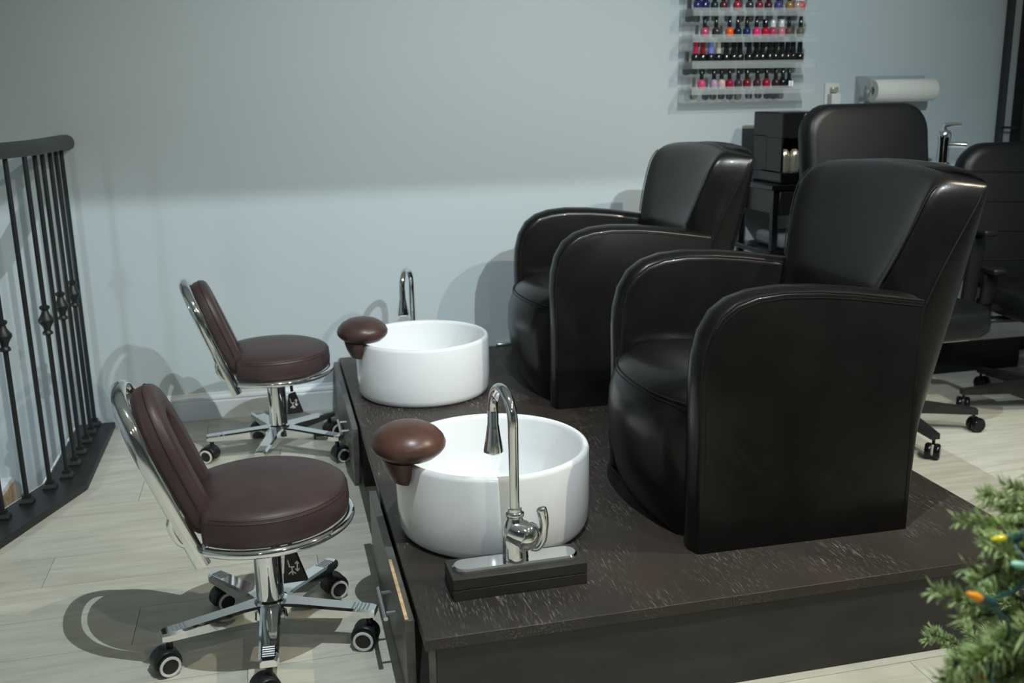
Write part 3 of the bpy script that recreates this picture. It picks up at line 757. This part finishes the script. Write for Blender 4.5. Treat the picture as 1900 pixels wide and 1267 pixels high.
# ------------------------------------------------------------------ coffee maker on a black cart
ct = thing('black_cart', 'black open shelf cart under the coffee maker behind the armchairs', 'cart', (2.19, 3.92, 0))
for sx in (-.155, .155):
    for sy in (-.15, .15):
        obj('post', box((sx-.012, sy-.012, 0), (sx+.012, sy+.012, .905)), M['gloss_black'], ct, smooth=0)
for i, z in enumerate((.895, .62, .34, .08)):
    obj('shelf', box((-.18, -.175, z), (.18, .175, z+.022)), M['gloss_black'], ct, bevel=(.004, 2))
obj('drawer', box((-.14, -.165, .79), (.14, .165, .89)), M['black_plastic'], ct, bevel=(.003, 1))
for z, lb, a in ((.642, 'folded grey towel leaning on the upper shelf of the black cart', .5), (.362, 'folded grey towel leaning on the lower shelf of the black cart', .35)):
    o = tag(obj('folded_towel', box((-.10, -.12, 0), (.10, .12, .06)), M['grey_towel'], bevel=(.02, 3)), lb, 'towel', 'grey towels on the cart')
    o.location = (2.18, 3.90, z)
cf = thing('coffee_maker', 'black coffee machine with chrome head on the cart', 'coffee maker', (2.195, 3.93, .917))
bm = BM()
add_box(bm, (-.12, -.13, 0), (.12, .13, .045)); add_box(bm, (-.12, .0, .045), (.12, .13, .20)); add_box(bm, (-.12, -.13, .185), (.12, .13, .292))
obj('housing', bm, M['gloss_black'], cf, smooth=0, bevel=(.006, 2))
obj('side_panel', box((-.1205, -.125, .05), (-.112, .0, .186)), M['gloss_black'], cf, smooth=0)
obj('brew_head', lathe([(0, .205), (.034, .205), (.040, .215), (.040, .275), (.034, .285), (0, .286)], 24, c=(.012, -.125, 0)), M['satin'], cf, smooth=40)
obj('water_tap', lathe([(0, .10), (.009, .10), (.012, .12), (.010, .16), (0, .165)], 14, c=(.062, -.12, 0)), M['chrome'], cf, smooth=40)
for x, lb in ((-.078, 'left cream metal cup inside the coffee machine'), (-.032, 'right cream metal cup inside the coffee machine')):
    o = obj('cup', lathe([(0, 0), (.021, 0), (.022, .01), (.022, .06), (.018, .082), (.010, .092), (0, .094)], 20), M['cup'], smooth=50)
    o.location = (2.195+x, 3.93-.075, .917+.0455); tag(o, lb, 'cup', 'cream cups in the coffee machine')

# ------------------------------------------------------------------ white sink cabinet with pillar tap
sk = thing('sink_cabinet', 'low white sink cabinet against the wall behind the office chairs', 'cabinet', (3.06, 3.93, 0))
obj('carcass', box((-.36, -.10, .16), (.36, .23, .92)), M['wall_white'], sk, smooth=0)
obj('counter', box((-.40, -.13, .921), (.36, .235, .96)), M['ceramic'], sk, bevel=(.006, 2))
for i in range(3):
    x = -.35+i*.235
    d = obj('door', box((x, -.118, .19), (x+.225, -.101, .90)), M['trim'], sk, bevel=(.002, 1))
    obj('inset_panel', box((x+.045, -.122, .235), (x+.18, -.1185, .855)), M['wall_white'], d, smooth=0)
obj('dark_base', box((-.34, -.06, 0), (.34, .22, .159)), M['gloss_black'], sk, smooth=0)  # black block standing in for the shadow under the cabinet
obj('grey_panel', box((-.40, .215, .961), (-.20, .235, 1.10)), M['grey_towel'], sk, smooth=0)  # upright grey panel at the back of the counter
tp = thing('pillar_tap', 'chrome pillar tap standing on the white sink cabinet', 'tap', (2.915, 3.90, .961))
obj('body', lathe([(0, 0), (.034, 0), (.034, .006), (.027, .012), (.025, .10), (.029, .115), (.029, .135), (.021, .150), (0, .152)], 20), M['chrome'], tp, smooth=40)
obj('spout', tube([(0, 0, .085), (.035, -.03, .09), (.072, -.062, .087)], .014, 12), M['chrome'], tp)
obj('lever', tube([(0, 0, .15), (-.002, 0, .172), (.03, -.02, .176), (.055, -.04, .174)], [.014, .012, .009, .007], 10), M['chrome'], tp)

# ------------------------------------------------------------------ office chairs
def cushion_bm(w_, h_, d_, crown=.02, nx=9, nz=7, r=.25):
    """soft slab in x-z, thickness along y"""
    bm = BM(); loops = []
    out = rrect(0, 0, w_, h_, min(w_, h_)*r, 6)
    for y_, s in ((-d_/2, .86), (-d_/2+.006, .93), (-d_/2+.018, .975), (0, 1), (d_/2-.018, .975), (d_/2-.006, .93), (d_/2, .86)):
        k = min(w_, h_)*(1-s)
        loops.append([(x*(1-k/w_), y_, z*(1-k/h_)) for x, z in out])
    loft(bm, loops); return bm
def office_chair(label, loc, rz, back_h, back_w, zback, ribs, leg0=20, seat_w=.50, arm_z=.725):
    t = thing('office_chair', label, 'office chair', loc, rz, 'black office chairs')
    zb = zback - back_h/2
    bk_ = obj('backrest', cushion_bm(back_w, back_h, .10, r=.2), M['office_black'], t, smooth=70, loc=(0, .235, zb), rot=(math.radians(-9), 0, 0))
    if ribs:
        for k in range(ribs):
            z = back_h/2-(k+1)*back_h/(ribs+1)
            obj('channel_seam', tube([(-back_w*.47, -.049, z), (0, -.052, z-.006), (back_w*.47, -.049, z)], .004, 6), M['seam'], bk_)
    bm = cushion_bm(seat_w, .52, .11, r=.28); xform(bm, Matrix.Rotation(math.radians(90), 4, 'X'))
    obj('seat', bm, M['office_black'], t, smooth=70, loc=(0, -.04, .465))
    obj('back_bracket', box((-.04, .20, .38), (.04, .225, .62)), M['black_plastic'], t, bevel=(.005, 1))
    obj('mechanism', box((-.10, -.12, .36), (.10, .14, .40)), M['black_plastic'], t, bevel=(.01, 2))
    obj('gas_column', lathe([(0, .09), (.026, .09), (.026, .24), (.015, .245), (.015, .365), (0, .365)], 20), M['black_plastic'], t)
    for s in (-1, 1):
        x = s*(seat_w/2+.045)
        a = obj('armrest', tube(smooth_path([(x, -.02, .395), (x, -.025, .48), (x, -.04, arm_z-.13), (x, -.05, arm_z-.03), (x, -.01, arm_z-.004), (x, .08, arm_z), (x, .17, arm_z-.02)], 4), .034, 14, flat=.42, up=(1, 0, 0)), M['office_black'], t, smooth=60)
        obj('arm_bracket', box((min(s*.15, x), -.05, .385), (max(s*.15, x), .01, .400)), M['black_plastic'], t, bevel=(.003, 1))
        obj('arm_pad', box((x-.03, -.12, arm_z-.013), (x+.03, .16, arm_z+.015)), M['office_black'], a, bevel=(.012, 3))
    legs = []
    for k in range(5):
        an = math.radians(leg0+72*k)
        bm = BM(); loft(bm, [[(x, -h, za), (x, -h, zb_), (x, h, zb_), (x, h, za)] for x, h, za, zb_ in ((.02, .026, .075, .125), (.12, .022, .075, .118), (.335, .017, .072, .092))])
        obj('leg', bm, M['black_plastic'], t, smooth=30, rot=(0, 0, an))
        bm = BM(); add_lathe(bm, [(.006, .05), (.006, .075)], 8)
        for s in (-1, 1): add_lathe(bm, [(0, s*.004), (.026, s*.004), (.029, s*.009), (.029, s*.02), (.024, s*.026), (0, s*.027)], 20, c=(.012, 0, .029), axis='y')
        obj('caster', bm, M['gloss_black'], t, smooth=40, loc=(.325*math.cos(an), .325*math.sin(an), 0), rot=(0, 0, an+k*1.3+.4))
    return t
office_chair('black vinyl office chair with smooth rounded back beside the coffee machine', (2.28, 3.26, 0), math.radians(2), .60, .55, 1.245, 0, -24, .53, .765)
office_chair('black office chair with channelled back at the right edge', (3.03, 3.30, 0), math.radians(-8), .60, .62, 1.075, 4, -40, .52, .60)

# ------------------------------------------------------------------ artificial Christmas tree, right foreground
TX, TY = 1.36, 1.10
tree = thing('christmas_tree', 'green artificial Christmas tree in the right foreground', 'tree', (TX, TY, 0))
obj('trunk', lathe([(0, .02), (.016, .02), (.014, .7), (.008, 1.15), (0, 1.18)], 12), M['bark'], tree)
obj('stand', lathe([(0, 0), (.17, 0), (.17, .012), (.03, .03), (.022, .09), (0, .09)], 24), M['plate_black'], tree)
def branch_meshes(L0, seed):
    rnd = random.Random(seed)
    stem = BM(); V = []; F = []
    def needles(p0, p1, n, ln):
        ax = (p1-p0).normalized(); u = ax.orthogonal().normalized(); v = ax.cross(u)
        for i in range(n):
            t_ = rnd.random(); a = rnd.random()*2*PI; p = p0.lerp(p1, t_)
            d = (u*math.cos(a)+v*math.sin(a))*rnd.uniform(.75, 1.0) + ax*rnd.uniform(.25, .9); d.normalize()
            l = ln*rnd.uniform(.7, 1.1); w_ = .0013
            s = d.orthogonal().normalized()*w_; s2 = d.cross(s).normalized()*w_
            mid = p+d*l*.55
            b0 = len(V); V.extend([p-s*.6, p+s*.6, mid+s, mid-s, mid+s2*1.2, p+d*l])
            F.extend([(b0, b0+1, b0+4), (b0+1, b0+2, b0+4), (b0, b0+4, b0+3), (b0+2, b0+5, b0+4), (b0+3, b0+4, b0+5), (b0+2, b0+3, b0+5)])
    p0 = Vector((0, 0, 0)); p1 = Vector((L0, 0, -.01))
    add_tube(stem, [p0, p0.lerp(p1, .5)+Vector((0, 0, .012)), p1], [.005, .0035, .002], 6)
    needles(p0.lerp(p1, .25), p1+Vector((.012, 0, 0)), 300, .021)
    for k in range(9):
        t_ = .30+k*.075; b = p0.lerp(p1, t_); s = 1 if k % 2 else -1
        ln = .115*(1.25-t_*.75)
        e = b+Vector((ln*.8, s*ln*.65, rnd.uniform(-.35, .45)*ln))
        add_tube(stem, [b, e], [.0025, .0015], 5); needles(b, e, 150, .020)
    me = bpy.data.meshes.new('needles'); me.from_pydata(V, [], F); me.materials.append(M['needle'])
    return stem, me
protos = []
for sd, ln in ((1, .40), (2, .36), (3, .30)):
    st, nm = branch_meshes(ln, sd)
    sm = bpy.data.meshes.new('branch'); st.to_mesh(sm); st.free(); sm.materials.append(M['bark']); protos.append((sm, nm))
def add_branch(k, z, az, el, tw=0.0, sc=1.0):
    o = bpy.data.objects.new('branch', protos[k][0]); COL.objects.link(o); o.parent = tree
    o.location = (0, 0, z); o.rotation_euler = (tw, -el, az); o.scale = (sc,)*3
    n = bpy.data.objects.new('needles', protos[k][1]); COL.objects.link(n); n.parent = o; n['kind'] = 'stuff'
rnd = random.Random(5)
def branch_to(tip, z, k, tw):
    v = Vector(tip)-Vector((TX, TY, z)); h = math.hypot(v.x, v.y)
    add_branch(k, z, math.atan2(v.y, v.x), math.atan2(v.z, h), tw, v.length/(.41, .37, .31)[k])
for tip, z, k, tw in (((0.8978, 1.0404, 0.7406), 0.66, 0, 0.2), ((0.8763, 0.9997, 0.7271), 0.66, 1, 0.9), ((0.9387, 1.0348, 0.7572), 0.74, 1, -0.4), ((0.8496, 1.0043, 0.6369), 0.53, 0, -0.2), ((0.8446, 0.9614, 0.6304), 0.50, 1, 0.7), ((0.8409, 0.9688, 0.5729), 0.44, 0, 0.5), ((0.8556, 0.9401, 0.5572), 0.40, 1, 0.0), ((0.8648, 0.9413, 0.6534), 0.55, 2, 1.0), ((0.9161, 0.9727, 0.7417), 0.70, 2, 0.3)):
    branch_to(tip, z, k, tw)
for z, n, el, k, sc in ((.22, 8, -.05, 0, 1.05), (.36, 8, .02, 0, .98), (.52, 7, .10, 1, .9), (.68, 7, .18, 1, .8), (.84, 6, .3, 2, .75), (.98, 5, .5, 2, .6), (1.08, 4, .8, 2, .5)):
    for j in range(n):
        az = 2*PI*(j+.5*((z*100) % 2))/n + rnd.uniform(-.15, .15)
        ang = abs((az-PI+PI) % (2*PI)-PI)
        # the named front-left branches above already fill the visible side
        if abs(((az-PI) + PI) % (2*PI) - PI) < .75 and z > .3: continue
        add_branch(k, z+rnd.uniform(-.03, .03), az, el+rnd.uniform(-.06, .06), rnd.uniform(-.5, .5), sc)
ls = thing('light_string', 'string of coloured fairy lights wound on the Christmas tree', 'fairy lights', (TX, TY, .45))
wp = [(0.8345, 0.9237, 0.5561), (0.8433, 0.9507, 0.5873), (0.8604, 0.9466, 0.6287), (0.8399, 0.9288, 0.6640), (0.8210, 0.9388, 0.6856), (0.8780, 0.9574, 0.6875), (0.8932, 0.9604, 0.7136), (0.8970, 0.9963, 0.7335), (0.9529, 0.9895, 0.7594)]
obj('wire', tube([(p[0]-TX, p[1]-TY, p[2]-.45) for p in smooth_path(wp, 5)], .0024, 6), M['wire'], ls)
for (p, d, cn, rgb) in (((0.8185, 0.9396, 0.6863), (-0.0246, -0.0014, 0.0130), 'amber bulb', (.80, .30, .02)), ((0.8958, 0.9970, 0.7349), (-0.0258, -0.0035, 0.0034), 'yellow bulb', (.55, .48, .03)), ((0.8944, 0.9598, 0.7122), (-0.0213, -0.0035, 0.0076), 'pale teal bulb', (.30, .60, .50)), ((0.8513, 0.9580, 0.5816), (-0.0025, 0.0035, -0.0094), 'red bulb', (.4, .04, .02))):
    q_ = Vector(d).normalized().to_track_quat('Z', 'Y').to_matrix().to_4x4(); T_ = Matrix.Translation(Vector(p)-Vector((TX, TY, .45)))
    s = obj('bulb_socket', xform(lathe([(0, -.012), (.006, -.012), (.0072, 0), (.0065, .014), (0, .014)], 12), T_ @ q_), M['wire'], ls)
    b = obj('bulb', xform(lathe([(0, .012), (.0052, .012), (.0055, .022), (.003, .034), (0, .038)], 12), T_ @ q_), mat(cn.replace(' ', '_'), rgb, .2), s); b['label'] = cn
